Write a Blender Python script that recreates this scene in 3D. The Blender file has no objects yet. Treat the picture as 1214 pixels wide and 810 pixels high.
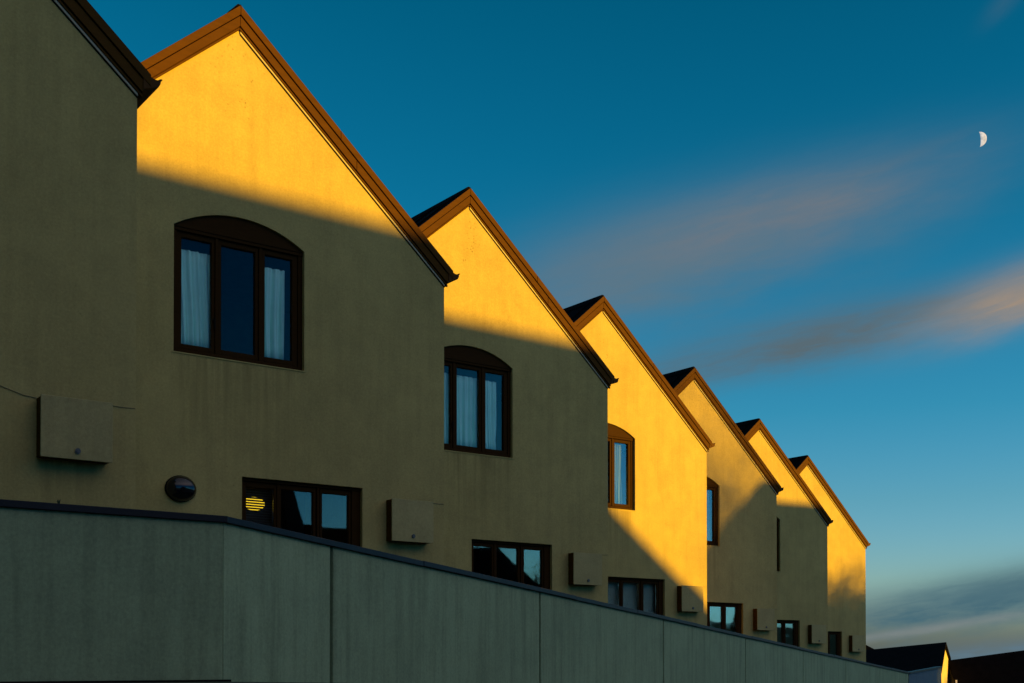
import bpy, bmesh, math, random
from mathutils import Vector, Matrix
R = math.radians
scene = bpy.context.scene
col = scene.collection
random.seed(7)

# ------------------------------------------------------------------ camera
cam_d = bpy.data.cameras.new("camera")
cam = bpy.data.objects.new("camera", cam_d); col.objects.link(cam)
cam_d.sensor_width = 36.0
cam_d.lens = 36.0 * 1450.0 / 1214.0
cam_d.shift_x = 39.06 / 1214.0
cam_d.shift_y = (762.34 - 405.0) / 1214.0
cam_d.clip_end = 9000.0
cam_d.clip_start = 0.1
cam.location = (0, 0, 0)
cam.rotation_euler = (R(90) + 0.0155, 0, 0)
scene.camera = cam

# ------------------------------------------------------------------ light
SUN_AZ, SUN_EL = 110.0, 2.5                      # azimuth clockwise from +Y
sdir = Vector((math.sin(R(SUN_AZ)) * math.cos(R(SUN_EL)), math.cos(R(SUN_AZ)) * math.cos(R(SUN_EL)), math.sin(R(SUN_EL))))
sun_d = bpy.data.lights.new("sun", 'SUN'); sun_d.energy = 4.2; sun_d.angle = R(0.30)
sun_d.color = (1.0, 0.53, 0.0)
sun = bpy.data.objects.new("sun", sun_d); col.objects.link(sun)
sun.rotation_euler = sdir.to_track_quat('Z', 'Y').to_euler()

scene.view_settings.view_transform = 'Standard'
scene.view_settings.look = 'None'
scene.view_settings.exposure = 1.15
scene.view_settings.gamma = 1.0
scene.view_settings.use_curve_mapping = False

world = bpy.data.worlds.new("World"); scene.world = world
world.use_nodes = True
nt = world.node_tree; nt.nodes.clear()
def N(tree, t, **kw):
    n = tree.nodes.new(t)
    for k, v in kw.items(): setattr(n, k, v)
    return n
def L(tree, a, b): tree.links.new(a, b)
def math_n(tree, op, a, b=None, c=None, clamp=False):
    n = N(tree, 'ShaderNodeMath', operation=op, use_clamp=clamp)
    for i, v in enumerate((a, b, c)):
        if v is None: continue
        if isinstance(v, (int, float)): n.inputs[i].default_value = v
        else: L(tree, v, n.inputs[i])
    return n.outputs[0]
def ramp_n(tree, fac, stops, interp='LINEAR'):
    n = N(tree, 'ShaderNodeValToRGB'); cr = n.color_ramp; cr.interpolation = interp
    while len(cr.elements) < len(stops): cr.elements.new(0.5)
    for e, (p, c) in zip(cr.elements, stops): e.position = p; e.color = (*c, 1) if len(c) == 3 else c
    L(tree, fac, n.inputs[0]); return n.outputs[0]
def mix_n(tree, fac, a, b, blend='MIX'):
    n = N(tree, 'ShaderNodeMix', data_type='RGBA', blend_type=blend)
    for i, v in ((0, fac), (6, a), (7, b)):
        if isinstance(v, (int, float)): n.inputs[i].default_value = v
        elif isinstance(v, tuple): n.inputs[i].default_value = (*v, 1) if len(v) == 3 else v
        else: L(tree, v, n.inputs[i])
    return n.outputs[2]

sky = N(nt, 'ShaderNodeTexSky', sky_type='NISHITA')
sky.sun_disc = False
sky.sun_elevation = R(SUN_EL); sky.sun_rotation = R(SUN_AZ)
sky.air_density = 1.0; sky.dust_density = 0.4; sky.ozone_density = 2.5
tc = N(nt, 'ShaderNodeTexCoord')
sep = N(nt, 'ShaderNodeSeparateXYZ'); L(nt, tc.outputs['Generated'], sep.inputs[0])
dx, dy, dz = sep.outputs
az = math_n(nt, 'MULTIPLY', math_n(nt, 'ARCTAN2', dx, dy), 180 / math.pi)
el = math_n(nt, 'MULTIPLY', math_n(nt, 'ARCSINE', dz), 180 / math.pi)
# the air's own colour: low sun behind cloud banks leaves a teal sky, deeper overhead
SKY_GRADE = [(0.0, (0.40, 0.70, 2.9)), (0.03, (0.72, 1.18, 3.0)), (0.06, (1.1, 1.70, 2.75)), (0.12, (0.72, 1.50, 2.05)), (0.187, (0.32, 1.38, 1.78)), (0.32, (0.05, 1.12, 1.38)), (0.5, (0.0, 0.90, 1.03)), (1.0, (0.0, 0.9, 1.0))]
WEST_LOW, WEST_HIGH = (0.16, 0.46, 0.78), (8.0, 3.9, 2.5)
elf = math_n(nt, 'DIVIDE', el, 60.0, clamp=True)
grade = ramp_n(nt, elf, [(p, c) for p, c in SKY_GRADE])
skyc = mix_n(nt, 1.0, sky.outputs[0], grade, 'MULTIPLY')
# unseen west: low sky dimmed for reflections, high sky boosted to warm the shade
hv = N(nt, 'ShaderNodeVectorMath', operation='NORMALIZE'); hc = N(nt, 'ShaderNodeCombineXYZ'); L(nt, dx, hc.inputs[0]); L(nt, dy, hc.inputs[1]); L(nt, hc.outputs[0], hv.inputs[0])
dt = N(nt, 'ShaderNodeVectorMath', operation='DOT_PRODUCT'); L(nt, hv.outputs[0], dt.inputs[0]); dt.inputs[1].default_value = (math.sin(R(SUN_AZ + 12)), math.cos(R(SUN_AZ + 12)), 0)
west = ramp_n(nt, dt.outputs['Value'], [(0.18, (0, 0, 0)), (0.70, (1, 1, 1))], 'EASE')
high = ramp_n(nt, elf, [(20 / 60, (0, 0, 0)), (34 / 60, (1, 1, 1))])
skyc = mix_n(nt, west, skyc, mix_n(nt, 1.0, skyc, WEST_LOW, 'MULTIPLY'))
skyc = mix_n(nt, math_n(nt, 'MULTIPLY', west, high), skyc, mix_n(nt, 1.0, sky.outputs[0], WEST_HIGH, 'MULTIPLY'))
def cloud(az0, el0, tilt, sx, sy, seed):
    ns = 3.0 if el0 < 5 else 1.3
    """soft streaky cloud mask round a direction of the sky (degrees)"""
    a = math_n(nt, 'SUBTRACT', az, az0); e = math_n(nt, 'SUBTRACT', el, el0)
    c, s = math.cos(R(tilt)), math.sin(R(tilt))
    p = math_n(nt, 'ADD', math_n(nt, 'MULTIPLY', a, c), math_n(nt, 'MULTIPLY', e, s))
    q = math_n(nt, 'SUBTRACT', math_n(nt, 'MULTIPLY', e, c), math_n(nt, 'MULTIPLY', a, s))
    comb = N(nt, 'ShaderNodeCombineXYZ'); L(nt, math_n(nt, 'MULTIPLY', p, 0.16), comb.inputs[0]); L(nt, math_n(nt, 'MULTIPLY', q, 0.55), comb.inputs[1]); comb.inputs[2].default_value = seed
    no = N(nt, 'ShaderNodeTexNoise'); no.inputs['Scale'].default_value = ns; no.inputs['Detail'].default_value = 7; no.inputs['Roughness'].default_value = 0.56
    L(nt, comb.outputs[0], no.inputs['Vector'])
    q = math_n(nt, 'ADD', q, math_n(nt, 'MULTIPLY', math_n(nt, 'SUBTRACT', no.outputs[0], 0.5), sy * 0.8))
    r2 = math_n(nt, 'ADD', math_n(nt, 'POWER', math_n(nt, 'ABSOLUTE', math_n(nt, 'DIVIDE', p, sx)), 2.0), math_n(nt, 'POWER', math_n(nt, 'ABSOLUTE', math_n(nt, 'DIVIDE', q, sy)), 2.0))
    g = math_n(nt, 'EXPONENT', math_n(nt, 'MULTIPLY', r2, -1.0))
    cb2 = N(nt, 'ShaderNodeCombineXYZ'); L(nt, math_n(nt, 'MULTIPLY', p, 0.30), cb2.inputs[0]); L(nt, math_n(nt, 'MULTIPLY', q, 2.4), cb2.inputs[1]); cb2.inputs[2].default_value = seed + 3
    n2 = N(nt, 'ShaderNodeTexNoise'); n2.inputs['Scale'].default_value = 1.2; n2.inputs['Detail'].default_value = 8; n2.inputs['Roughness'].default_value = 0.6; n2.inputs['Distortion'].default_value = 0.6
    L(nt, cb2.outputs[0], n2.inputs['Vector'])
    g = math_n(nt, 'MULTIPLY', g, math_n(nt, 'ADD', 0.55, math_n(nt, 'MULTIPLY', n2.outputs[0], 0.9)))
    return math_n(nt, 'MULTIPLY', g, math_n(nt, 'ADD', 0.25, math_n(nt, 'MULTIPLY', no.outputs[0], 1.4)), clamp=True)
def put(skyc, mask, strength, color):
    return mix_n(nt, math_n(nt, 'MULTIPLY', mask, strength, clamp=True), skyc, color)
CL = 1.0                                          # cloud radiance scale (before the Background strength)
CLOUDS = [
 # az, el, tilt, len, width, seed, strength, colour
 (10.0, 18.2, 8.0, 8.5, 2.3, 1.4, 0.75, (0.42, 0.80, 1.06)),
 (13.3, 19.4, 9.0, 7.4, 1.5, 1.0, 0.95, (0.66, 0.82, 1.00)),
 (5.0, 17.0, 12.0, 4.5, 1.9, 2.0, 0.60, (0.54, 0.82, 1.04)),
 (16.0, 14.4, 8.0, 9.0, 1.15, 3.0, 1.0, (0.44, 0.66, 0.80)),
 (25.0, 15.6, 14.0, 4.4, 1.05, 4.0, 1.0, (1.55, 1.20, 0.92)),
 (19.5, 21.4, 14.0, 3.2, 0.30, 5.0, 0.16, (0.5, 0.7, 0.85)),
 (23.5, 26.6, 35.0, 1.0, 0.4, 6.0, 0.16, (0.5, 0.7, 0.85)),
 (21.8, 2.5, 9.0, 6.0, 1.10, 7.0, 1.0, (0.27, 0.62, 0.80)),
 (24.0, 3.3, 10.0, 4.5, 0.8, 7.7, 0.9, (0.34, 0.72, 0.88)),
 (19.5, 1.35, 9.0, 5.5, 0.20, 8.0, 0.65, (1.0, 1.12, 1.15)),
 (22.5, 0.35, 5.0, 9.0, 0.6, 9.0, 1.0, (0.50, 0.80, 1.00)),
]
for (a0, e0, t, sx, sy, sd, st, c) in CLOUDS:
    skyc = put(skyc, cloud(a0, e0, t, sx, sy, sd), st, tuple(CL * v for v in c))
bg = N(nt, 'ShaderNodeBackground'); bg.inputs[1].default_value = 0.10
L(nt, skyc, bg.inputs[0])
wo = N(nt, 'ShaderNodeOutputWorld'); L(nt, bg.outputs[0], wo.inputs[0])

# ------------------------------------------------------------------ materials
def new_mat(name):
    m = bpy.data.materials.new(name); m.use_nodes = True
    t = m.node_tree; b = t.nodes['Principled BSDF']; return m, t, b
def noise(t, vec, scale, detail=4, rough=0.55, stretch=None):
    if stretch:
        mp = N(t, 'ShaderNodeMapping'); mp.inputs['Scale'].default_value = stretch; L(t, vec, mp.inputs['Vector']); vec = mp.outputs[0]
    n = N(t, 'ShaderNodeTexNoise'); n.inputs['Scale'].default_value = scale; n.inputs['Detail'].default_value = detail; n.inputs['Roughness'].default_value = rough
    L(t, vec, n.inputs['Vector']); return n.outputs[0]
def simple(name, c, rough=0.6, metal=0.0, var=0.25, scale=6.0, stretch=None, bump=0.15, bscale=60, spec=0.5):
    m, t, b = new_mat(name)
    g = N(t, 'ShaderNodeTexCoord').outputs['Object']
    f = noise(t, g, scale, 5, 0.6, stretch)
    lo = tuple(v * (1 - var) for v in c); hi = tuple(min(1, v * (1 + var)) for v in c)
    L(t, ramp_n(t, f, [(0.3, lo), (0.7, hi)]), b.inputs['Base Color'])
    b.inputs['Roughness'].default_value = rough; b.inputs['Metallic'].default_value = metal
    b.inputs['Specular IOR Level'].default_value = spec
    if bump:
        bp = N(t, 'ShaderNodeBump'); bp.inputs['Strength'].default_value = bump; bp.inputs['Distance'].default_value = 0.01
        L(t, noise(t, g, bscale, 3), bp.inputs['Height']); L(t, bp.outputs[0], b.inputs['Normal'])
    return m
def stucco(name, c, streak=0.15, pits=True, rand=True, house=False):
    """rendered wall: patchy paint, rain streaks, pin holes, sandy grain"""
    m, t, b = new_mat(name)
    tcn = N(t, 'ShaderNodeTexCoord'); g = tcn.outputs['Object']
    if rand:
        oi = N(t, 'ShaderNodeObjectInfo')
        ad = N(t, 'ShaderNodeVectorMath', operation='ADD'); L(t, g, ad.inputs[0])
        cb = N(t, 'ShaderNodeCombineXYZ'); L(t, math_n(t, 'MULTIPLY', oi.outputs['Random'], 37.0), cb.inputs[0]); L(t, math_n(t, 'MULTIPLY', oi.outputs['Random'], 11.0), cb.inputs[1])
        L(t, cb.outputs[0], ad.inputs[1]); v = ad.outputs[0]
    else: v = g
    f = noise(t, v, 0.55, 5, 0.6)
    c0 = ramp_n(t, f, [(0.25, tuple(x * 0.84 for x in c)), (0.75, tuple(min(1, x * 1.12) for x in c))])
    st = noise(t, v, 1.0, 6, 0.65, (7.0, 7.0, 0.45))
    c1 = mix_n(t, math_n(t, 'MULTIPLY', ramp_n(t, st, [(0.46, (0, 0, 0)), (0.78, (1, 1, 1))]), streak * 2.2, clamp=True), c0, tuple(x * 0.45 for x in c))
    st2 = noise(t, v, 1.0, 4, 0.6, (26.0, 26.0, 0.9))
    c1 = mix_n(t, math_n(t, 'MULTIPLY', ramp_n(t, st2, [(0.5, (0, 0, 0)), (0.75, (1, 1, 1))]), streak * .45, clamp=True), c1, tuple(x * 0.55 for x in c))
    bl = noise(t, v, 2.6, 5, 0.68)
    c1 = mix_n(t, 0.5, c1, mix_n(t, 1.0, c1, ramp_n(t, bl, [(0.3, (0.72, 0.72, 0.74)), (0.7, (1.22, 1.2, 1.16))]), 'MULTIPLY'))
    fine = noise(t, v, 38.0, 3, 0.7)
    c1 = mix_n(t, 0.28, c1, ramp_n(t, fine, [(0.3, tuple(x * 0.55 for x in c)), (0.7, tuple(min(1, x * 1.3) for x in c))]))
    if pits:
        vo = N(t, 'ShaderNodeTexVoronoi'); vo.inputs['Scale'].default_value = 9.0; L(t, v, vo.inputs['Vector'])
        spot = ramp_n(t, vo.outputs['Distance'], [(0.05, (1, 1, 1)), (0.13, (0, 0, 0))])
        msk = ramp_n(t, noise(t, v, 1.3, 2), [(0.58, (0, 0, 0)), (0.70, (1, 1, 1))])
        c1 = mix_n(t, math_n(t, 'MULTIPLY', math_n(t, 'MULTIPLY', spot, msk), 0.55), c1, tuple(x * 0.35 for x in c))
    if house:                                          # run-off below the sill and the boxes, mould specks under the peak
        sx = N(t, 'ShaderNodeSeparateXYZ'); L(t, g, sx.inputs[0]); X, Z = sx.outputs[0], sx.outputs[2]
        drip = noise(t, v, 1.0, 4, 0.6, (11.0, 11.0, 0.35))
        def below(x0, x1, z1, z0, k):
            inx = math_n(t, 'MULTIPLY', math_n(t, 'SMOOTH_MIN', math_n(t, 'MULTIPLY', math_n(t, 'SUBTRACT', X, x0), 8.0), 1.0, .1, clamp=True), math_n(t, 'MULTIPLY', math_n(t, 'SUBTRACT', x1, X), 8.0, clamp=True), clamp=True)
            mr = N(t, 'ShaderNodeMapRange', clamp=True); L(t, Z, mr.inputs[0]); mr.inputs[1].default_value = z0; mr.inputs[2].default_value = z1
            cut = math_n(t, 'LESS_THAN', Z, z1)
            m_ = math_n(t, 'MULTIPLY', math_n(t, 'MULTIPLY', mr.outputs[0], cut), inx)
            return math_n(t, 'MULTIPLY', m_, math_n(t, 'MULTIPLY', ramp_n(t, drip, [(0.42, (0, 0, 0)), (0.66, (1, 1, 1))]), k), clamp=True)
        for q_ in ((-.82, .90, 3.80, 2.3, .55), (2.05, 2.76, 1.76, .9, .4), (.0, 1.8, 2.44, 1.6, .3)):
            c1 = mix_n(t, below(*q_), c1, tuple(x * 0.42 for x in c))
        vs_ = N(t, 'ShaderNodeTexVoronoi'); vs_.inputs['Scale'].default_value = 16.0; L(t, v, vs_.inputs['Vector'])
        sp = ramp_n(t, vs_.outputs['Distance'], [(0.10, (1, 1, 1)), (0.24, (0, 0, 0))])
        rx = math_n(t, 'MULTIPLY', X, 2.2); rz = math_n(t, 'MULTIPLY', math_n(t, 'SUBTRACT', Z, 7.35), 1.15)
        rr = math_n(t, 'EXPONENT', math_n(t, 'MULTIPLY', math_n(t, 'ADD', math_n(t, 'POWER', math_n(t, 'ABSOLUTE', rx), 2.0), math_n(t, 'POWER', math_n(t, 'ABSOLUTE', rz), 2.0)), -1.6))
        c1 = mix_n(t, math_n(t, 'MULTIPLY', math_n(t, 'MULTIPLY', sp, rr), ramp_n(t, noise(t, v, 5.0, 2), [(0.45, (0, 0, 0)), (0.6, (0.8, 0.8, 0.8))])), c1, tuple(x * 0.25 for x in c))
        # old patch repairs
        pt = ramp_n(t, noise(t, v, 0.9, 1, 0.4), [(0.60, (0, 0, 0)), (0.625, (1, 1, 1))])
        c1 = mix_n(t, math_n(t, 'MULTIPLY', pt, 0.10), c1, tuple(min(1, x * 1.35) for x in c))
    L(t, c1, b.inputs['Base Color']); b.inputs['Roughness'].default_value = 0.95; b.inputs['Specular IOR Level'].default_value = 0.05
    bp = N(t, 'ShaderNodeBump'); bp.inputs['Strength'].default_value = 0.35; bp.inputs['Distance'].default_value = 0.006
    L(t, math_n(t, 'ADD', noise(t, g, 90, 4, 0.7), math_n(t, 'MULTIPLY', noise(t, g, 9, 3), 0.8)), bp.inputs['Height']); L(t, bp.outputs[0], b.inputs['Normal'])
    return m
M = {}
M['wall'] = stucco('painted_render', (0.47, 0.378, 0.14), house=True)
M['fence'] = stucco('cement_sheet', (0.315, 0.405, 0.232), streak=0.42, pits=False)
M['box'] = stucco('painted_box', (0.44, 0.37, 0.16), streak=0.12, pits=False)
M['barge'] = simple('brown_paint', (0.074, 0.031, 0.002), 0.7, var=0.14, scale=3, stretch=(1, 1, 6), bump=0.1, spec=0.08)
M['roof'] = simple('dark_roofing', (0.005, 0.0045, 0.005), 0.9, var=0.3, scale=3, spec=0.02)
M['gutter'] = simple('brown_gutter', (0.070, 0.027, 0.003), 0.6, var=0.12, scale=4, bump=0.05, spec=0.1)
M['frame'] = simple('brown_window_paint', (0.034, 0.014, 0.0012), 0.7, var=0.12, scale=5, stretch=(2, 2, 9), bump=0.06, spec=0.06)
M['groove'] = simple('dark_joint', (0.012, 0.010, 0.008), 0.9, var=0.2, spec=0.1)
M['cap'] = simple('dark_metal_flashing', (0.012, 0.014, 0.017), 0.45, metal=0.0, var=0.3, scale=2.5, bump=0.08, spec=0.22)
M['strip'] = simple('pale_bead', (0.42, 0.37, 0.24), 0.6, var=0.1)
M['curtain'] = simple('white_curtain', (0.62, 0.95, 0.80), 0.9, var=0.06, scale=3, bump=0.1, bscale=120)
M['dim_curtain'] = simple('darkened_curtain', (0.10, 0.16, 0.18), 0.9, var=0.1, scale=3, bump=0.1, bscale=120)  # curtain copy darkened to stay dim in direct sun
M['dark_dome'] = simple('black_gloss', (0.008, 0.008, 0.009), 0.10, var=0.1, bump=0.0)
M['interior'] = simple('dim_room_paint', (0.16, 0.15, 0.14), 0.9, var=0.1, bump=0)
M['lock'] = simple('grey_lock', (0.12, 0.12, 0.11), 0.4, metal=0.3, var=0.2)
M['cable'] = simple('painted_cable', (0.20, 0.165, 0.075), 0.7, var=0.2)
M['blind'] = simple('brown_blind_slats', (0.06, 0.04, 0.025), 0.6, var=0.2)
M['blind_pale'] = simple('pale_blind', (0.74, 0.80, 0.60), 0.9, var=0.06)  # blind made paler to stand in for reflections in its panes
M['asphalt'] = simple('asphalt', (0.05, 0.05, 0.052), 0.9, var=0.3, scale=1.5, bump=0.5, bscale=80)
M['ground'] = simple('rough_grass_and_gravel', (0.045, 0.055, 0.025), 0.95, var=0.45, scale=0.8, bump=0.5, bscale=14)
M['paving'] = simple('concrete_paving', (0.22, 0.215, 0.20), 0.9, var=0.2, scale=1.2, bump=0.3)
M['slate_wall'] = simple('blue_grey_cladding', (0.07, 0.115, 0.145), 0.75, var=0.2, scale=2, stretch=(6, 6, .6))
M['far_wall'] = stucco('pale_far_render', (0.55, 0.47, 0.28), pits=False)
M['far_grey'] = simple('grey_far_wall', (0.20, 0.19, 0.17), 0.9, var=0.2)
M['white_paint'] = simple('white_paint', (0.7, 0.7, 0.68), 0.6, var=0.1)
M['opp_wall'] = simple('opposite_brick', (0.16, 0.11, 0.08), 0.9, var=0.25, scale=3)
M['bark'] = simple('bark', (0.045, 0.035, 0.025), 0.95, var=0.3, scale=8)
M['leaf'] = simple('foliage', (0.045, 0.065, 0.02), 0.85, var=0.4, scale=2)
M['weed'] = simple('weed_leaf', (0.04, 0.06, 0.02), 0.8, var=0.3)
def glass_mat(name, k, base):
    m, t, b = new_mat(name); t.nodes.remove(b)
    out = t.nodes['Material Output']
    gl = N(t, 'ShaderNodeBsdfGlossy'); gl.inputs['Roughness'].default_value = 0.015; gl.inputs['Color'].default_value = (0.92, 0.97, 1, 1)
    g = N(t, 'ShaderNodeTexCoord').outputs['Object']
    bp = N(t, 'ShaderNodeBump'); bp.inputs['Strength'].default_value = 0.05; bp.inputs['Distance'].default_value = 0.02
    L(t, noise(t, g, 1.6, 1), bp.inputs['Height']); L(t, bp.outputs[0], gl.inputs['Normal'])
    tr = N(t, 'ShaderNodeBsdfTransparent'); tr.inputs[0].default_value = (0.92, 0.97, 0.98, 1)
    fr = N(t, 'ShaderNodeFresnel'); fr.inputs['IOR'].default_value = 1.52
    f = math_n(t, 'ADD', math_n(t, 'MULTIPLY', fr.outputs[0], k), base, clamp=True)
    mx = N(t, 'ShaderNodeMixShader'); L(t, f, mx.inputs[0]); L(t, tr.outputs[0], mx.inputs[1]); L(t, gl.outputs[0], mx.inputs[2])
    L(t, mx.outputs[0], out.inputs[0]); return m
M['glass'] = glass_mat('clear_glass', 0.33, 0.0)
M['film_glass'] = glass_mat('reflective_glass', 0.6, 0.02)
def emit_mat(name, c, s):
    m, t, b = new_mat(name)
    b.inputs['Base Color'].default_value = (*[min(1, v) for v in c], 1); b.inputs['Emission Color'].default_value = (*c, 1); b.inputs['Emission Strength'].default_value = s
    return m
M['lamp_glow'] = emit_mat('warm_lamp_glow', (1.0, 0.60, 0.02), 0.62)
def moon_mat():
    m, t, b = new_mat('moon_rock')
    g = N(t, 'ShaderNodeTexCoord').outputs['Object']
    f = noise(t, g, 0.16, 4, 0.6)
    c = ramp_n(t, f, [(0.36, (0.36, 0.38, 0.40)), (0.62, (0.68, 0.64, 0.60))])
    b.inputs['Base Color'].default_value = (0.1, 0.1, 0.1, 1); b.inputs['Roughness'].default_value = 1
    L(t, c, b.inputs['Emission Color']); b.inputs['Emission Strength'].default_value = 0.46
    return m
M['moon'] = moon_mat()

# ------------------------------------------------------------------ mesh helpers
class MB:
    def __init__(s): s.v = []; s.f = []; s.sm = []
    def add(s, vs, fs, smooth=False):
        o = len(s.v); s.v += [tuple(p) for p in vs]; s.f += [tuple(i + o for i in q) for q in fs]; s.sm += [smooth] * len(fs); return s
    def box(s, x0, x1, y0, y1, z0, z1):
        vs = [(x, y, z) for x in (x0, x1) for y in (y0, y1) for z in (z0, z1)]
        return s.add(vs, [(0, 1, 3, 2), (4, 6, 7, 5), (0, 4, 5, 1), (2, 3, 7, 6), (0, 2, 6, 4), (1, 5, 7, 3)])
    def prism(s, poly, y0, y1):
        """polygon in (x, z) pushed along y"""
        n = len(poly)
        vs = [(x, y0, z) for x, z in poly] + [(x, y1, z) for x, z in poly]
        fs = [tuple(range(n)), tuple(range(2 * n - 1, n - 1, -1))] + [(i, (i + 1) % n, n + (i + 1) % n, n + i) for i in range(n)]
        return s.add(vs, fs)
    def hexa(s, b, t):
        """four bottom points and the four above them"""
        return s.add(list(b) + list(t), [(3, 2, 1, 0), (4, 5, 6, 7)] + [(i, (i + 1) % 4, 4 + (i + 1) % 4, 4 + i) for i in range(4)])
    def tube(s, pts, r, n=8, r1=None):
        pts = [Vector(p) for p in pts]; rings = []
        for i, p in enumerate(pts):
            d = (pts[min(i + 1, len(pts) - 1)] - pts[max(i - 1, 0)]).normalized()
            a = d.orthogonal().normalized(); b = d.cross(a)
            rr = r if r1 is None else r + (r1 - r) * i / max(1, len(pts) - 1)
            rings.append([p + (a * math.cos(2 * math.pi * k / n) + b * math.sin(2 * math.pi * k / n)) * rr for k in range(n)])
        vs = [q for ring in rings for q in ring]; fs = []
        for i in range(len(pts) - 1):
            for k in range(n): fs.append((i * n + k, i * n + (k + 1) % n, (i + 1) * n + (k + 1) % n, (i + 1) * n + k))
        fs += [tuple(range(n - 1, -1, -1)), tuple((len(pts) - 1) * n + k for k in range(n))]
        return s.add(vs, fs, True)
    def mesh(s, name, mat, bevel=0.0):
        me = bpy.data.meshes.new(name); me.from_pydata(s.v, [], s.f)
        bm = bmesh.new(); bm.from_mesh(me)
        bmesh.ops.recalc_face_normals(bm, faces=bm.faces)
        if bevel:
            bmesh.ops.bevel(bm, geom=[e for e in bm.edges if len(e.link_faces) == 2 and e.calc_face_angle(0) > 0.6], offset=bevel, segments=1, affect='EDGES', clamp_overlap=True)
        else:
            for f, k in zip(bm.faces, s.sm): f.smooth = k
        bm.to_mesh(me); bm.free()
        me.materials.append(mat); return me
    def build(s, name, mat, parent=None, bevel=0.0, loc=None):
        o = bpy.data.objects.new(name, s.mesh(name, mat, bevel)); col.objects.link(o)
        if parent: o.parent = parent
        if loc: o.location = loc
        return o
def tag(o, label=None, cat=None, group=None, kind=None):
    for k, v in (('label', label), ('category', cat), ('group', group), ('kind', kind)):
        if v: o[k] = v
    return o
def empty(name, loc, rz=0.0):
    o = bpy.data.objects.new(name, None); col.objects.link(o); o.location = loc; o.rotation_euler = (0, 0, rz); o.empty_display_size = 0.3; return o
cache = {}
def part(name, key, make, mat, parent, loc=(0, 0, 0), bevel=0.0):
    """a mesh part; parts of the same key share their mesh"""
    if key not in cache: cache[key] = make().mesh(name, mat, bevel)
    o = bpy.data.objects.new(name, cache[key]); col.objects.link(o); o.parent = parent; o.location = loc; return o

# ------------------------------------------------------------------ the place
TH = 0.6218                                           # the facades' turn from the camera's plane
A = Vector((math.cos(TH), math.sin(TH), 0)); D = Vector((-math.sin(TH), math.cos(TH), 0))
ROW = Vector((2.729, 5.0413, 0)).normalized(); OUT = Vector((ROW.y, -ROW.x, 0))
A1 = Vector((-2.07192, 9.9, 1.1818))                  # outer corner of the boundary wall
SLOPE = -0.04556
def sm(x, a, b):
    t = min(1, max(0, (x - a) / (b - a))); return t * t * (3 - 2 * t)
def gz(s, n):
    return -0.16 + SLOPE * min(46, max(0, s)) - 1.72 * sm(n, 1.2, 5.6)
def W(s, n, dz=0.0):
    p = Vector((A1.x, A1.y, 0)) + ROW * s + OUT * n; return Vector((p.x, p.y, gz(s, n) + dz))
def sheet(name, ss, ns, dz, mat):
    m = MB(); vs = [W(s, n, dz) for s in ss for n in ns]; k = len(ns)
    m.add(vs, [(i * k + j, i * k + j + 1, (i + 1) * k + j + 1, (i + 1) * k + j) for i in range(len(ss) - 1) for j in range(k - 1)], True)
    return tag(m.build(name, mat), kind='structure')
ss = [-4000, -600, -120] + list(range(-60, 64, 4)) + [90, 150, 400, 1200, 4000]
sheet('ground', ss, [-4000, -600, -120, -40, -20, -8, -2, 0, 1.2, 2, 3, 4, 5, 5.6, 8, 12, 16, 30, 60, 120, 600, 4000], 0, M['ground'])
s2 = list(range(-60, 100, 4))
kb = MB()
for i in range(len(s2) - 1):
    kb.hexa([W(s2[i], 5.7, -.1), W(s2[i], 7.5, -.1), W(s2[i + 1], 7.5, -.1), W(s2[i + 1], 5.7, -.1)], [W(s2[i], 5.7, .12), W(s2[i], 7.5, .12), W(s2[i + 1], 7.5, .12), W(s2[i + 1], 5.7, .12)])
tag(kb.build('pavement', M['paving']), kind='structure')
sheet('road', s2, [7.5, 11, 14.5], 0.006, M['asphalt'])

# ------------------------------------------------------------------ the terrace
TP = 0.8505; HALF = 3.0; LEFT = -2.145; BASE = -7.85; DEPTH = 8.6
ORG = [(-5.657, 9.686, 7.905), (-2.911, 14.711, 7.657), (-0.167, 19.787, 7.414), (2.512, 24.795, 7.159), (5.232, 29.725, 6.89), (7.98, 34.781, 6.634), (10.703, 39.794, 6.431)]
UX0, UX1, UZ0, UZ1, UZA = -0.812, 0.893, -4.022, -2.527, -2.280
LX0, LX1, LZ0, LZ1 = 0.058, 1.735, -6.85, -5.418
def arch(x0, x1, z1, za, n=20):
    cx = (x0 + x1) / 2; h = (x1 - x0) / 2; s = za - z1; r = (h * h + s * s) / (2 * s); zc = za - r
    return [(cx + h * math.cos(math.pi * 0.5 * 0) * 0 + x, zc + math.sqrt(max(0, r * r - (x) ** 2))) for x in [h - 2 * h * i / n for i in range(n + 1)]]
def up(z): return z - BASE                             # height above the house's base
def band(a0, a1, o0, o1):
    return [(a0, up(-TP * abs(a0) + o0)), (a1, up(-TP * abs(a1) + o0)), (a1, up(-TP * abs(a1) + o1)), (a0, up(-TP * abs(a0) + o1))]

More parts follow.
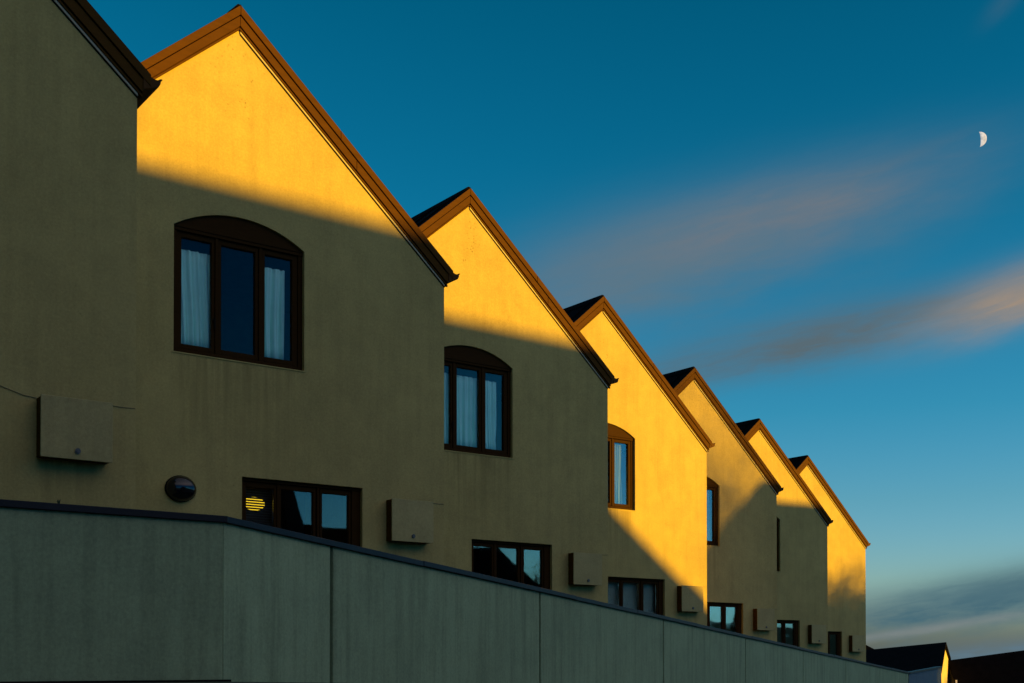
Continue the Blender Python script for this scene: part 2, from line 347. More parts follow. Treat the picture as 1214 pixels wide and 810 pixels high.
def make_wall():
    m = MB()
    T = 0.24; top = 0.14
    # front: cut into convex strips round the two openings
    def q(x0, x1, lo, hi):                             # lo / hi : functions of x
        m.prism([(x0, lo(x0)), (x1, lo(x1)), (x1, hi(x1)), (x0, hi(x0))], 0, T)
    b = lambda x: up(BASE - 0.9)
    r = lambda x: up(-TP * abs(x) + top)
    c = lambda z: (lambda x: up(z))
    cx = (UX0 + UX1) / 2; h = (UX1 - UX0) / 2; s = UZA - UZ1; rad = (h * h + s * s) / (2 * s)
    ar = lambda x: up(UZA - rad + math.sqrt(max(0, rad * rad - (x - cx) ** 2)))
    # build as one welded front face via ngons between x stations
    xs = sorted(set([LEFT, UX0, 0.0, LX0, UX1, LX1, HALF] + [UX0 + (UX1 - UX0) * i / 24 for i in range(25)]))
    front = []
    for x0, x1 in zip(xs[:-1], xs[1:]):
        mid = (x0 + x1) / 2
        inu = UX0 < mid < UX1; inl = LX0 < mid < LX1
        segs = []
        lo = b
        if inl: segs.append((lo, c(LZ0))); lo = c(LZ1)
        if inu: segs.append((lo, c(UZ0))); lo = ar
        segs.append((lo, r))
        for l_, h_ in segs: front.append((x0, x1, l_(x0), l_(x1), h_(x0), h_(x1)))
    vs = []; fs = []
    for (x0, x1, a, a2, h0, h1) in front:
        for y in (0.0, T):
            o = len(vs); vs += [(x0, y, a), (x1, y, a2), (x1, y, h1), (x0, y, h0)]; fs.append((o, o + 1, o + 2, o + 3) if y == 0 else (o + 3, o + 2, o + 1, o))
    # reveals and outer edges
    def rev(p): 
        o = len(vs)
        for (x, z) in p: vs.extend([(x, 0, z), (x, T, z)])
        for i in range(len(p) - 1): fs.append((o + 2 * i, o + 2 * i + 1, o + 2 * i + 3, o + 2 * i + 2))
    ap = [(UX0 + (UX1 - UX0) * i / 24, ar(UX0 + (UX1 - UX0) * i / 24)) for i in range(25)]
    rev([(UX0, up(UZ0))] + ap + [(UX1, up(UZ0)), (UX0, up(UZ0))])
    rev([(LX0, up(LZ0)), (LX0, up(LZ1)), (LX1, up(LZ1)), (LX1, up(LZ0)), (LX0, up(LZ0))])
    m.add(vs, fs)
    zb = up(BASE - 0.9)
    ze = up(-TP * HALF + top); zl = up(-TP * abs(LEFT) + top)
    m.box(HALF - 0.2, HALF, T, DEPTH, zb, ze)           # right flank
    m.box(LEFT, LEFT + 0.2, T, DEPTH, zb, zl)           # left flank
    m.prism([(LEFT + .2, zb), (HALF - .2, zb), (HALF - .2, r(HALF - .2)), (0, r(0)), (LEFT + .2, r(LEFT + .2))], DEPTH - 0.2, DEPTH)
    # outer end of the front slab
    m.add([(HALF, 0, zb), (HALF, T, zb), (HALF, T, ze), (HALF, 0, ze)], [(0, 1, 2, 3)])
    m.add([(LEFT, 0, zb), (LEFT, T, zb), (LEFT, T, zl), (LEFT, 0, zl)], [(3, 2, 1, 0)])
    return m
def make_floor():
    m = MB(); m.box(LEFT + .21, HALF - .21, .26, DEPTH - .21, up(-5.0), up(-4.75)); m.box(LEFT + .21, HALF - .21, .26, DEPTH - .21, up(-2.2), up(-2.12))
    m.box(LEFT + .21, HALF - .21, 3.6, 3.7, up(BASE), up(-2.2)); return m
def make_roof():
    m = MB(); t0, t1 = 0.225, 0.281
    m.prism(band(0.0, 3.12, t0, t1), -0.02, 2.40)
    m.prism(band(0.0, 2.99, t0, t1), 2.40, DEPTH + .2)
    m.prism(band(0.0, LEFT + .01, t0, t1), -0.02, DEPTH + .2)
    y = 0.25
    while y < DEPTH:                                   # standing seams
        e = 3.11 if y < 2.4 else 2.98
        m.prism(band(0.02, e, t1 - .005, t1 + .03), y, y + .03); m.prism(band(-0.02, LEFT + .02, t1 - .005, t1 + .03), y, y + .03); y += 0.6
    return m
def make_ridge():
    m = MB()
    p = [(-.15, up(.285 - .15 * TP)), (-.15, up(.30 - .15 * TP)), (-.02, up(.312)), (.02, up(.312)), (.15, up(.30 - .15 * TP)), (.15, up(.285 - .15 * TP)), (0, up(.283))]
    return m.prism(p, -0.012, DEPTH + .2)
def rake(sg):
    e = 3.04 if sg > 0 else LEFT + .004
    e0 = .002 * sg
    return e0, e
def make_board(sg):
    a0, a1 = rake(sg); j = 1.62 * sg; return MB().prism(band(a0, j - .0025 * sg, .037, .160), -.042, -.003).prism(band(j + .0025 * sg, a1, .037, .160), -.042, -.003).prism(band(a0, a1, .160, .172), -.016, -.003).prism(band(a0, a1, .026, .037), -.014, -.003)
def make_bead(sg):
    a0, a1 = rake(sg); return MB().prism(band(a0, a1, -.004, .026), -.026, -.003)
def make_flash(sg):
    a0, a1 = rake(sg)
    if sg > 0: a1 = 3.115
    j = 1.38 * sg; return MB().prism(band(a0, j - .002 * sg, .172, .284), -.056, -.021).prism(band(j + .002 * sg, a1, .172, .284), -.0555, -.021)
def make_strip():
    return MB().prism(band(.012, 3.0, -.034, -.006), -.016, -.001)
def make_gap_line():
    return MB().prism(band(.012, 3.0, -.050, -.036), -.006, -.001)  # dark strip laid in for the shadowed gap below the trim strip
GUT = [(3.042, -2.515), (3.19, -2.462), (3.208, -2.43), (3.212, -2.402), (3.228, -2.385), (3.222, -2.378), (3.205, -2.382), (3.182, -2.398), (3.15, -2.398), (3.118, -2.385), (3.042, -2.322)]
def make_gutter(): return MB().prism([(x, up(z)) for x, z in GUT], -.05, 2.38)
def make_fascia(): return MB().box(3.002, 3.040, -.002, 2.38, up(-2.575), up(-2.30))

UP = [(-.692, -.314), (-.190, .253), (.383, .756)]; UPZ = (-3.905, -2.640)
LP = [(.143, .516), (.612, 1.058), (1.184, 1.566)]; LPZ = (-6.70, -5.520)
FY = 0.05
def make_uframe():
    m = MB(); y0, y1 = FY, FY + .09; e = .002
    m.box(UX0 + e, UX0 + .062, y0, y1, up(UZ0 + e), up(-2.575)); m.box(UX1 - .062, UX1 - e, y0, y1, up(UZ0 + e), up(-2.575))
    m.box(UX0 + .062, UX1 - .062, y0, y1, up(UZ0 + e), up(UZ0 + .055))
    m.box(UX0 + e, UX1 - e, y0 - .012, y1, up(-2.575), up(-2.535))
    for x in (-.252, .318): m.box(x - .020, x + .020, y0, y1, up(UZ0 + .055), up(-2.575))
    return m
def make_sash(i, P, PZ):
    def f():
        m = MB(); x0, x1 = P[i]; y0, y1 = FY + .014, FY + .075
        # fills up to the frame members, leaves a thin shadow gap
        xa = {0: x0 - .056, 1: x0 - .038, 2: x0 - .042}[i] if P is UP else x0 - .034
        xb = {0: x1 + .038, 1: x1 + .042, 2: x1 + .070}[i] if P is UP else x1 + .034
        za = PZ[0] - .058; zb = PZ[1] + .058
        m.box(xa, x0, y0, y1, up(za), up(zb)); m.box(x1, xb, y0, y1, up(za), up(zb)); m.box(x0, x1, y0, y1, up(za), up(PZ[0])); m.box(x0, x1, y0, y1, up(PZ[1]), up(zb)); return m
    return f
def make_pane(i, P, PZ):
    def f():
        x0, x1 = P[i]; return MB().box(x0 + .001, x1 - .001, FY + .042, FY + .048, up(PZ[0] + .001), up(PZ[1] - .001))
    return f
def make_archpanel():
    cx = (UX0 + UX1) / 2; h = (UX1 - UX0) / 2 - .003; s = UZA - UZ1 - .003; rad = (h * h + s * s) / (2 * s)
    p = [(UX0 + .003, up(-2.533)), (UX1 - .003, up(-2.533))] + [(cx + h - 2 * h * i / 24, up(UZA - .003 - rad + math.sqrt(max(0, rad * rad - (h - 2 * h * i / 24) ** 2)))) for i in range(25)]
    return MB().prism(p, FY - .02, FY + .08)
def make_handle(): return MB().box(-.285, -.272, FY - .012, FY + .013, up(-3.66), up(-3.54)).box(-.300, -.285, FY - .006, FY + .013, up(-3.575), up(-3.555))
def make_sill(): return MB().box(UX0 - .02, UX1 + .02, -.010, -.001, up(UZ0 - .016), up(UZ0 - .004))
def make_lframe():
    m = MB(); y0, y1 = FY, FY + .09; e = .002
    m.box(LX0 + e, LX0 + .05, y0, y1, up(LZ0 + e), up(LZ1 - .04)); m.box(LX1 - .13, LX1 - e, y0, y1, up(LZ0 + e), up(LZ1 - .04))
    m.box(LX0 + e, LX1 - e, y0 - .01, y1, up(LZ1 - .04), up(LZ1 - e)); m.box(LX0 + .05, LX1 - .13, y0, y1, up(LZ0 + e), up(LZ0 + .09))
    for x in (.564, 1.121): m.box(x - .016, x + .016, y0, y1, up(LZ0 + .09), up(LZ1 - .04))
    return m
def make_meter():
    return MB().box(2.090, 2.722, -.14, -.002, up(-6.082), up(-5.546))
def make_lid():
    return MB().box(2.084, 2.728, -.158, -.141, up(-6.088), up(-5.538))
def make_lock():
    m = MB(); n = 14; c = (2.41, up(-6.012))
    for r, y0, y1 in ((.026, -.170, -.158), (.016, -.176, -.168)):
        m.prism([(c[0] + r * math.cos(2 * math.pi * k / n), c[1] + r * math.sin(2 * math.pi * k / n)) for k in range(n)], y0, y1)
    return m
def make_cable(): return MB().tube([(2.72, -.006, up(-5.528)), (2.85, -.006, up(-5.534)), (2.99, -.006, up(-5.531))], .0028, 6)
def make_cable_left(): return MB().tube([(1.2, -.006, up(-5.37)), (1.55, -.006, up(-5.42)), (1.78, -.006, up(-5.478)), (1.98, -.006, up(-5.535)), (2.09, -.006, up(-5.545))], .0032, 6)
def make_dome():
    m = MB(); n = 32; k = 10; rx, ry = .185, .15; c = (-.722, up(-5.632)); vs = []; fs = []
    for i in range(k + 1):
        t = math.pi / 2 * i / k
        for j in range(n):
            f = 2 * math.pi * j / n; vs.append((c[0] + rx * math.cos(t) * math.cos(f), -.018 - .115 * math.sin(t), c[1] + ry * math.cos(t) * math.sin(f)))
    for i in range(k):
        for j in range(n): fs.append((i * n + j, i * n + (j + 1) % n, (i + 1) * n + (j + 1) % n, (i + 1) * n + j))
    return m.add(vs, fs, True)
def make_dome_base():
    n = 28; return MB().prism([(-.722 + .192 * math.cos(2 * math.pi * k / n), up(-5.632) + .157 * math.sin(2 * math.pi * k / n)) for k in range(n)], -.02, -.002)

LAB = ['nearest townhouse, cut by the left edge of the picture, its gable wall wholly in shade',
       'second townhouse, with a black dome light beside its low window and a lit peak',
       'third townhouse, lit peak, shaded wall with curtains across the arched window',
       'fourth townhouse, almost wholly sunlit with a diagonal shadow at its foot',
       'fifth townhouse, duller orange gable with a shadow edge climbing to its right eave',
       'sixth townhouse, only a thin black slit of its arched window showing',
       'last townhouse of the row, farthest down the hill, standing against open sky']
houses = []
for k, o in enumerate(ORG):
    h = empty('townhouse', (o[0], o[1], o[2] + BASE), TH); houses.append(h)
    tag(h, LAB[k], 'townhouse', 'gabled townhouses stepping down the hill')
    part('wall', 'wall', make_wall, M['wall'], h)
    part('room', 'room', make_floor, M['interior'], h)
    rf = part('roof', 'roof', make_roof, M['roof'], h)
    part('ridge_cap', 'ridge', make_ridge, M['roof'], rf)
    for sg in (1, -1):
        b = part('barge_board', 'board%d' % sg, lambda: make_board(sg), M['barge'], h, bevel=.002)
        part('bead', 'bead%d' % sg, lambda: make_bead(sg), M['barge'], b, bevel=.002)
        part('flashing', 'flash%d' % sg, lambda: make_flash(sg), M['barge'], b, bevel=.003)
        if sg > 0:
            part('trim_strip', 'strip', make_strip, M['strip'], b); part('joint_line', 'gap_line', make_gap_line, M['groove'], b)
    g = part('gutter', 'gutter', make_gutter, M['gutter'], h); part('fascia', 'fascia', make_fascia, M['barge'], g)
    w = part('window', 'uframe', make_uframe, M['frame'], h, bevel=.003)
    tag(w, 'arched upper window')
    part('handle', 'uhandle', make_handle, M['groove'], w)
    part('arch_panel', 'archpanel', make_archpanel, M['frame'], w); part('sill', 'sill', make_sill, M['wall'], w)
    for i in range(3):
        part('sash', 'usash%d' % i, make_sash(i, UP, UPZ), M['frame'], w, bevel=.003); part('pane', 'upane%d' % i, make_pane(i, UP, UPZ), M['glass'], w)
    w = part('window', 'lframe', make_lframe, M['frame'], h, bevel=.003)
    tag(w, 'low rectangular window')
    for i in range(3):
        part('sash', 'lsash%d' % i, make_sash(i, LP, LPZ), M['frame'], w, bevel=.003); part('pane', 'lpane%d' % i, make_pane(i, LP, LPZ), M['film_glass'], w)
    mb = part('meter_box', 'meter', make_meter, M['barge'], h, bevel=.004)
    part('lid', 'lid', make_lid, M['box'], mb, bevel=.003); part('lock', 'lock', make_lock, M['lock'], mb)
    part('cable', 'cable', make_cable, M['cable'], h)
    if k == 0: part('cable', 'cable_l', make_cable_left, M['cable'], h)
    if k == 1:
        d = part('wall_light', 'dome', make_dome, M['dark_dome'], h); tag(d, 'glossy black dome light'); part('rim', 'dome_base', make_dome_base, M['groove'], d)

# curtains behind the upper panes (each hangs on its own)
def curtain(k, x0, x1, z1, label, seed, gather=1.0):
    rnd = random.Random(seed); n = max(24, int((x1 - x0) * 220)); rows = 8; m = MB(); vs = []
    ph = [rnd.uniform(0, 6.28) for _ in range(4)]; z0 = UPZ[0] - .02
    for r_ in range(rows + 1):
        v = r_ / rows
        for i in range(n + 1):
            x = x0 + (x1 - x0) * i / n; u = x * (1 + .04 * math.sin(3 * v + ph[3]))
            y = .165 + (.022 * math.sin(u * 62 + ph[0]) + .013 * math.sin(u * 119 + ph[1] + v) + .012 * math.sin(u * 27 + ph[2])) * (.55 + .45 * (1 - v))
            vs.append((x + .008 * math.sin(v * 4 + i * .4) * (1 - v), y, up(z0 + (z1 - z0) * v)))
    fs = [(r_ * (n + 1) + i, r_ * (n + 1) + i + 1, (r_ + 1) * (n + 1) + i + 1, (r_ + 1) * (n + 1) + i) for r_ in range(rows) for i in range(n)]
    m.add(vs, fs, True)
    o = m.build('curtain', M['dim_curtain' if k > 2 else 'curtain']); o.location = houses[k].location; o.rotation_euler = (0, 0, TH)
    md = o.modifiers.new('thickness', 'SOLIDIFY'); md.thickness = .002
    return tag(o, label, 'curtain', 'curtains behind the arched windows')
curtain(1, -.74, -.20, -2.75, 'pale curtain filling the left pane of the arched window nearest the camera', 1)
curtain(1, .35, .70, -2.76, 'pale curtain in the right pane of the arched window nearest the camera', 2)
curtain(2, -.74, -.26, -2.74, 'curtain sliver beside the wall corner in the second arched window', 3)
curtain(2, -.23, .30, -2.745, 'gathered curtain in the middle pane of the second arched window', 4)
curtain(2, .33, .67, -2.755, 'curtain in the right pane of the second arched window', 5)
curtain(3, .45, .66, -2.66, 'grey curtain edge in the sunlit arched window', 6)
curtain(4, .34, .70, -2.66, 'dim curtain in the narrow arched window of the duller orange gable', 7)

rb = MB(); rb.prism([(.10, up(-6.75)), (1.60, up(-6.75)), (1.60, up(-5.47)), (.10, up(-5.47))], .20, .204)
# (hangs in the fourth house's low window)
rb_o = rb.build('roller_blind', M['blind_pale']); rb_o.location = houses[3].location; rb_o.rotation_euler = (0, 0, TH)
tag(rb_o, 'pale drawn blind behind the low window under the diagonal shadow', 'blind')

# a slatted blind in front of a lit lamp, behind the low window of the second house
def at_house(k, o):
    o.location = houses[k].location; o.rotation_euler = (0, 0, TH); return o
bl = MB()
for i in range(26):
    z = -5.50 - .032 * i
    bl.prism([(.12, up(z)), (.56, up(z)), (.56, up(z - .021)), (.12, up(z - .021))], .19, .194)
tag(at_house(1, bl.build('blind', M['blind'])), 'dark slatted blind in the left pane of the low window by the dome light', 'blind')
lm = MB(); vs = []; fs = []; n, kk = 20, 10
for i in range(kk + 1):
    t = math.pi * i / kk
    for j in range(n):
        f = 2 * math.pi * j / n; vs.append((.385 + .145 * math.sin(t) * math.cos(f), .36 + .07 * math.sin(t) * math.sin(f), up(-5.685) + .085 * math.cos(t)))
for i in range(kk):
    for j in range(n): fs.append((i * n + j, i * n + (j + 1) % n, (i + 1) * n + (j + 1) % n, (i + 1) * n + j))
lm.add(vs, fs, True)
tag(at_house(1, lm.build('lamp', M['lamp_glow'])), 'lit yellow lamp seen as bright stripes through the blind', 'lamp')

# ------------------------------------------------------------------ boundary wall
fw = empty('boundary_wall', (A1.x, A1.y, A1.z - 1.33), 0)
tag(fw, 'long grey cement boundary wall with dark metal capping running down in front of the houses', 'wall')
def local(p): return p - Vector(fw.location)
H = 1.33; CAPH = .055
def run(t): p = A1 + ROW * t; return Vector((p.x, p.y, A1.z + SLOPE * t))
def slabq(p0, p1, z0, z1, n, y0, y1):
    """sloping slab between two top points: z measured down from the top line, y along n"""
    def P(p, y, z): return local(p + n * y + Vector((0, 0, z)))
    return [P(p0, y0, z0), P(p1, y0, z0), P(p1, y1, z0), P(p0, y1, z0)], [P(p0, y0, z1), P(p1, y0, z1), P(p1, y1, z1), P(p0, y1, z1)]
seams = [0.0, 1.51, 5.94, 10.38, 14.87, 19.32, 23.74, 28.2, 32.64, 33.137]
for i in range(len(seams) - 1):
    a, b = seams[i] + (.024 if i else 0), seams[i + 1] - .024
    MB().hexa(*slabq(run(a), run(b), -H - .6, -CAPH + .004, OUT, -.06, 0)).build('panel', M['fence'], fw, bevel=.006)
MB().hexa(*slabq(run(0.02), run(33.1), -H - .6, -CAPH, OUT, -.14, -.061)).build('backing', M['groove'], fw)
t = 0.0; cut = [0.0, 3.1, 6.9, 9.2, 11.9, 15.2, 18.6, 22.3, 25.8, 29.9, 33.17]
for i in range(len(cut) - 1):
    lift = .004 * (i % 2)
    MB().hexa(*slabq(run(cut[i]), run(cut[i + 1] + (.06 if i < len(cut) - 2 and lift else 0)), -CAPH + lift, 0 + lift, OUT, -.17, .03 + lift)).build('capping', M['cap'], fw, bevel=.005)
# the level return towards the left
NL = -D
def lft(t): p = A1 - A * t; return Vector((p.x, p.y, A1.z))
MB().hexa(*slabq(lft(0.004), lft(5.0), -H - .6, -CAPH + .004, NL, -.14, 0)).build('panel', M['fence'], fw, bevel=.006)
MB().hexa(*slabq(lft(-.028), lft(5.0), -CAPH, 0, NL, -.17, .03)).build('capping', M['cap'], fw, bevel=.005)
MB().hexa(*slabq(lft(-.05), lft(5.0), -H - .05, -H + .005, NL, .001, .05)).build('footing', M['groove'], fw)
# weed on the capping
wp = A1 - A * 1.315; wd = MB()
for i in range(7):
    a_ = random.uniform(0, 6.28); l_ = random.uniform(.012, .03); b0 = Vector((random.uniform(-.008, .008), random.uniform(-.008, .008), 0)); tip = b0 + Vector((math.cos(a_) * l_ * .7, math.sin(a_) * l_ * .7, random.uniform(.012, .045)))
    wd.tube([b0, (b0 + tip) / 2 + Vector((0, 0, .006)), tip], .004, 5, .002)
tag(wd.build('weed', M['weed'], loc=(wp.x, wp.y - .02, A1.z + .002)), 'tiny dark weed sprouting on the wall capping at the house corner', 'plant')

# side fence turning away at the far end
sf0, sf1 = Vector((13.72, 39.06, -.328)), Vector((17.384, 46.0, -.164)); dn = (sf1 - sf0); dn.z = 0; dn.normalize(); nn = Vector((dn.y, -dn.x, 0))
sf = empty('side_fence', (sf0.x, sf0.y, sf0.z - 1.9)); tag(sf, 'short blue grey fence turning away beyond the far end of the long wall', 'fence')
def fq(z0, z1, y0, y1, a=0.0, b=1.0):
    o = Vector(sf.location); p0 = sf0.lerp(sf1, a) - o; p1 = sf0.lerp(sf1, b) - o
    def P(p, y, z): return p + nn * y + Vector((0, 0, z))
    return [P(p0, y0, z0), P(p1, y0, z0), P(p1, y1, z0), P(p0, y1, z0)], [P(p0, y0, z1), P(p1, y0, z1), P(p1, y1, z1), P(p0, y1, z1)]
MB().hexa(*fq(-2.4, -.06, -.1, 0, .004)).build('panel', M['slate_wall'], sf); MB().hexa(*fq(-.058, 0, -.14, .04, .004)).build('capping', M['cap'], sf)

# ------------------------------------------------------------------ far houses
def far_house(name, label, P1, P2, P3, back, zb, wall, ext=1.0):
    """gable wall P1 (near eave) - P2 (peak) - P3 (far eave); back = vector along the ridge"""
    P1, P2, P3, back = map(Vector, (P1, P2, P3, back))
    h = empty(name, (P1.x, P1.y, zb)); o = Vector(h.location); tag(h, label, 'house', 'dark roofed houses down the hill')
    m = MB(); dwn = lambda p: Vector((p.x, p.y, zb))
    pts = [P1, P2, P3, dwn(P3), dwn(P1)]; hb = Vector((back.x, back.y, back.z))
    vs = [p - o for p in pts] + [p + hb - o for p in pts]; n = 5
    m.add(vs, [tuple(range(n)), tuple(range(2 * n - 1, n - 1, -1))] + [(i, (i + 1) % n, n + (i + 1) % n, n + i) for i in range(n)])
    m.build('wall', wall, h)
    r = MB(); u = -hb.normalized() * .12
    for e in (P1, P3):
        d = (e - P2).normalized() * .25
        a, b = P2 + u - o, e + d + u - o; lift = Vector((0, 0, .13)); lo = Vector((0, 0, .01))
        r.hexa([a + lo, b + lo, b + hb * 1.02 + lo, a + hb * 1.02 + lo], [a + lift, b + lift, b + hb * 1.02 + lift, a + hb * 1.02 + lift])
    r.build('roof', M['roof'], h)
    return h
far_house('house', 'small distant house with one thin sunlit gable end and a dark roof', (21.817, 58, -.50), (23.56, 62, .86), (25.523, 66.5, .10), (-8.5, 6.0, -.96), -3.5, M['far_wall'])
hb = far_house('house', 'dark distant house cut by the right edge of the picture', (25.2, 64.2, -1.6), (25.45, 66.0, -.03), (25.8, 68.6, -1.5), (6.0, -1.2, .86), -3.5, M['far_grey'])
o = Vector(hb.location); dp = Vector((24.92, 63.9, 0))
MB().tube([Vector((dp.x, dp.y, -3.4)) - o, Vector((dp.x, dp.y, -.95)) - o], .045, 8).build('downpipe', M['white_paint'], hb)
far_house('house', 'black roof corner peeping out behind the last townhouse', (24.9, 73.0, -.1), (23.2, 75.0, 1.12), (24.9, 77.5, -.1), (-9.0, 2.0, 0), -3.5, M['far_grey'])

# ------------------------------------------------------------------ moon
mc = Vector((824.06, 2000.0, 860.0)); RM = 11.6
los = mc.normalized(); side = los.cross(Vector((0, 0, 1))).normalized(); upv = side.cross(los).normalized()
sd = (side * math.cos(R(3.2)) + upv * math.sin(R(3.2))).normalized(); tv = los.cross(sd).normalized()
mm = MB(); vs = []; fs = []; nu, nv = 36, 16; f0, f1 = R(11), R(96)
for i in range(nu + 1):
    la = R(-89.5) + R(179) * i / nu
    for j in range(nv + 1):
        f = f0 + (f1 - f0) * j / nv; vs.append((-los * math.cos(f) + sd * math.sin(f)) * (RM * math.cos(la)) + tv * (RM * math.sin(la)))
for i in range(nu):
    for j in range(nv): fs.append((i * (nv + 1) + j, i * (nv + 1) + j + 1, (i + 1) * (nv + 1) + j + 1, (i + 1) * (nv + 1) + j))
    fs.append((i * (nv + 1), (i + 1) * (nv + 1), (i + 1) * (nv + 1) + nv, i * (nv + 1) + nv))
mm.add(vs, fs, True)
tag(mm.build('moon', M['moon'], loc=mc - sd * .8), 'pale half moon high in the blue sky at the right', 'moon')

# ------------------------------------------------------------------ across the street: what throws the shade
S0 = Vector((math.sin(R(SUN_AZ)), math.cos(R(SUN_AZ)), 0)); Q0 = Vector((-S0.y, S0.x, 0))
def sq(s, q, z): p = S0 * s + Q0 * q; return Vector((p.x, p.y, z))
def hip_house(label, e_near, e_far, r0, r1, ez, zb=-4.0):
    """eave corners near (2) and far (2) as (s,q); ridge ends as (s,q,z)"""
    c = [sq(*e_near[0], 0), sq(*e_near[1], 0), sq(*e_far[1], 0), sq(*e_far[0], 0)]
    h = empty('opposite_house', (c[0].x, c[0].y, zb)); o = Vector(h.location); tag(h, label, 'house')
    b = [Vector((p.x, p.y, zb)) - o for p in c]; t = [Vector((p.x, p.y, ez)) - o for p in c]
    m = MB().hexa(b, t); m.build('wall', M['opp_wall'], h)
    ctr = sum(t, Vector()) / 4; e = [Vector((p.x, p.y, p.z + .01)) for p in t]
    k0, k1 = sq(*r0) - o, sq(*r1) - o
    MB().add(e + [k0, k1], [(0, 1, 5, 4), (1, 2, 5), (2, 3, 4, 5), (3, 0, 4), (3, 2, 1, 0)]).build('roof', M['roof'], h)
    return h, o
# long house: level ridge parallel to the facades, hipped at the end that shades the fourth house
TA = math.tan(R(SUN_EL))
hA, oA = hip_house('long hipped house across the street whose ridge shades the near gables', ((48, -4.0), (62.0, 27.0)), ((62, -8.0), (74, 27.3)), (53.5, 3.2, 8.84), (64.8, 21.75, 8.55), 3.75)
hip_house('lower hipped house across the street beyond the long one', ((57, 28.4), (57, 42.0)), ((69, 28.4), (69, 42.0)), (63, 31.72, 7.58), (63, 38.6, 7.56), 3.75)
gb = empty('added_garage_block', sq(72, 24, -4)); ob = Vector(gb.location); tag(gb, 'flat roofed garage block added to shut off sun through the gap across the street', 'garage')
c = [sq(72, 25, 0), sq(72, 31, 0), sq(78, 31, 0), sq(78, 25, 0)]  # added block keeps sun from passing between the two houses
MB().hexa([Vector((p.x, p.y, -4)) - ob for p in c], [Vector((p.x, p.y, 3.95)) - ob for p in c]).build('wall', M['opp_wall'], gb)
c = [sq(71.8, 24.8, 0), sq(71.8, 31.2, 0), sq(78.2, 31.2, 0), sq(78.2, 24.8, 0)]
MB().hexa([Vector((p.x, p.y, 3.96)) - ob for p in c], [Vector((p.x, p.y, 4.15)) - ob for p in c]).build('roof', M['roof'], gb)

def tree(label, pos, height, crown, n, leaf, seed, sparse=False, off=(0, 0)):
    rnd = random.Random(seed); r = empty('tree', pos); tag(r, label, 'tree')
    m = MB(); zc = height - crown[2]
    m.tube([(0, 0, -.3), (.1, .05, zc * .5), (off[0] * .6, off[1] * .6, zc), (off[0], off[1], zc + crown[2] * .5)], .22, 10, .08)
    ends = []
    for i in range(26):
        a = rnd.uniform(0, 6.28); z0 = rnd.uniform(zc * .55, zc + crown[2] * .4); rr = rnd.uniform(.5, .98)
        ph = rnd.uniform(-.7, 1.3); e = Vector((off[0] + crown[0] * rr * math.cos(a) * math.cos(ph), off[1] + crown[1] * rr * math.sin(a) * math.cos(ph), zc + crown[2] * rr * math.sin(ph)))
        k_ = min(1, z0 / zc); st_ = (off[0] * .5 * k_, off[1] * .5 * k_, z0); mid = Vector((e.x * .4 + st_[0] * .5, e.y * .4 + st_[1] * .5, z0 * .4 + e.z * .6)); m.tube([st_, mid, e], .07, 6, .012); ends.append(e)
    m.build('trunk', M['bark'], r)
    f = MB()
    for i in range(n):
        e = rnd.choice(ends) if rnd.random() < .75 else Vector((off[0], off[1], zc))
        sp = .55 if not sparse else .8
        p = e + Vector((rnd.gauss(0, sp), rnd.gauss(0, sp), rnd.gauss(0, sp * .8)))
        u = Vector((rnd.gauss(0, 1), rnd.gauss(0, 1), rnd.gauss(0, 1))).normalized(); v = u.orthogonal().normalized() * leaf * .5; u = u * leaf
        f.add([p - u * .5, p + v, p + u * .5, p - v], [(0, 1, 2, 3)])
    f.build('crown', M['leaf'], r); return r
tree('bushy dark tree across the street beyond the lower house', sq(112, 41.9, -3.4), 11.25, (1.9, 1.9, 2.1), 2600, .30, 11)
tree('second bushy tree across the street near the end of the wall', sq(112, 44.7, -3.4), 11.1, (1.9, 1.9, 2.1), 2600, .30, 12)
tree('third bushy tree across the street near the side fence', sq(112, 47.6, -3.4), 11.0, (1.9, 1.9, 2.1), 2400, .32, 13)
tree('half bare tree across the street dimming the fifth gable', sq(135, 29.6, -3.5), 16.8, (3.2, 3.2, 3.2), 2400, .15, 14, True)

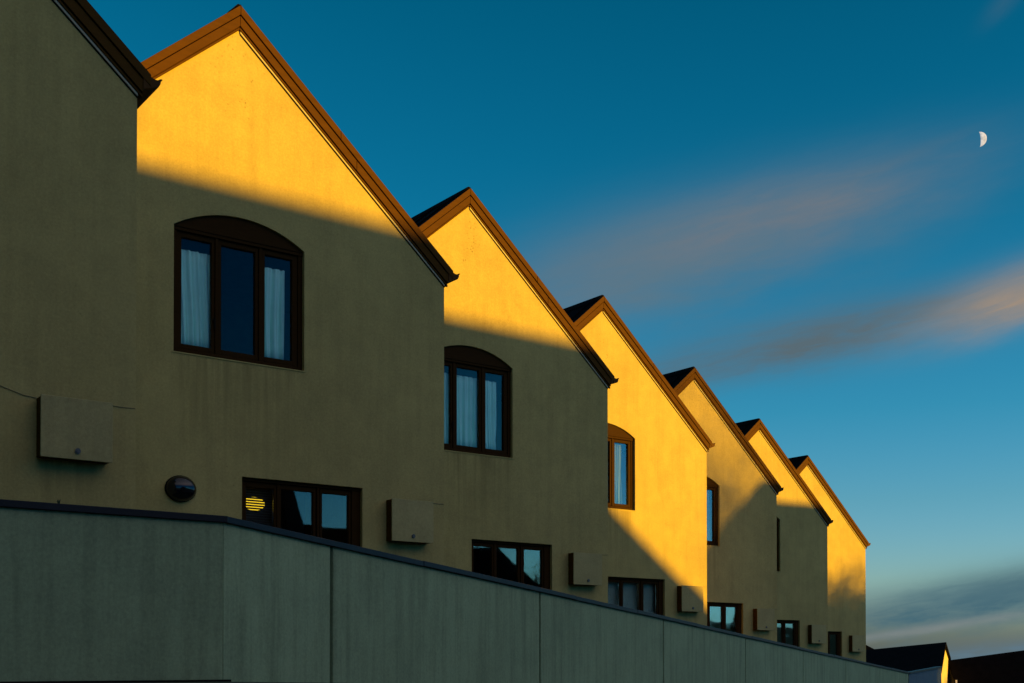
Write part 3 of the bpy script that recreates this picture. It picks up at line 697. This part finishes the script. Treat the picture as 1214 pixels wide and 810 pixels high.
def conifer(label, pos, height, rad, n, seed, zb=.6, ls=1.0):  # unseen conifers added to darken shaded walls and pane reflections
    rnd = random.Random(seed); r = empty('conifer', pos); tag(r, label, 'tree')
    MB().tube([(0, 0, -.4), (.03, 0, height * .5), (0, 0, height * .97)], .2, 10, .03).build('trunk', M['bark'], r)
    f = MB()
    for i in range(n):
        h = rnd.random() ** 1.25; z = zb + (height - zb) * h; a = rnd.uniform(0, 6.283); rr = rad * min(1, 1.25 * (1 - h) ** .6) * (.85 + .15 * math.sin(a * 5 + z * 3)) * math.sqrt(rnd.uniform(.1, 1))
        p = Vector((rr * math.cos(a), rr * math.sin(a), z)); u = Vector((math.cos(a), math.sin(a), rnd.uniform(.2, 1.2))).normalized(); v = u.cross(Vector((rnd.gauss(0, 1), rnd.gauss(0, 1), rnd.gauss(0, 1)))).normalized() * .13 * ls; u = u * .42 * ls
        f.add([p - u * .5, p + v, p + u * .5, p - v], [(0, 1, 2, 3)])
    f.build('crown', M['leaf'], r); return r
hip_house('nearer hipped house across the street shading the nearest gable', ((11.5, -1.0), (11.5, 11.0)), ((18.5, -1.0), (18.5, 11.0)), (14.6, 2.5, 8.2), (14.6, 9.75, 8.2), 3.3)
conifer('broad dark conifer added left of the viewpoint to darken the nearest house', (-3.5, .7, -1.1), 15.0, 2.5, 7000, 22, 4.6)
conifer('broad dark conifer added behind the viewpoint to darken the nearest house', (-1.2, -6.2, -1.9), 14.0, 3.6, 7000, 23)

conifer('broad dark conifer added farther up the street to darken the box sides', (-12.0, -1.0, -1.5), 14.0, 3.6, 7000, 24)
conifer('broad dark conifer added back from the street corner to darken the box sides', (-8.5, -7.5, -1.9), 15.0, 3.8, 7000, 25)


conifer('low wide conifer added across the street to block sky reflected in a low window', sq(50, 45.4, -3.2), 8.4, 3.4, 4500, 41, .1, 1.4)

# unseen rise added to keep bright low sky out of the pane reflections
m = MB(); vs = []; rnd = random.Random(5); nq = 120
for i in range(nq + 1):
    q = -160 + 420 * i / nq; hgt = 7.8 + 0.8 * math.sin(q * .045) + .7 * math.sin(q * .17 + 1) + rnd.uniform(-.35, .35)
    vs += [sq(185, q, -8), sq(200, q, hgt - .6), sq(206, q, hgt), sq(240, q, hgt * .7), sq(320, q, -8)]
m.add(vs, [(i * 5 + j, (i + 1) * 5 + j, (i + 1) * 5 + j + 1, i * 5 + j + 1) for i in range(nq) for j in range(4)], True)
tag(m.build('added_rise', M['leaf']), kind='structure')
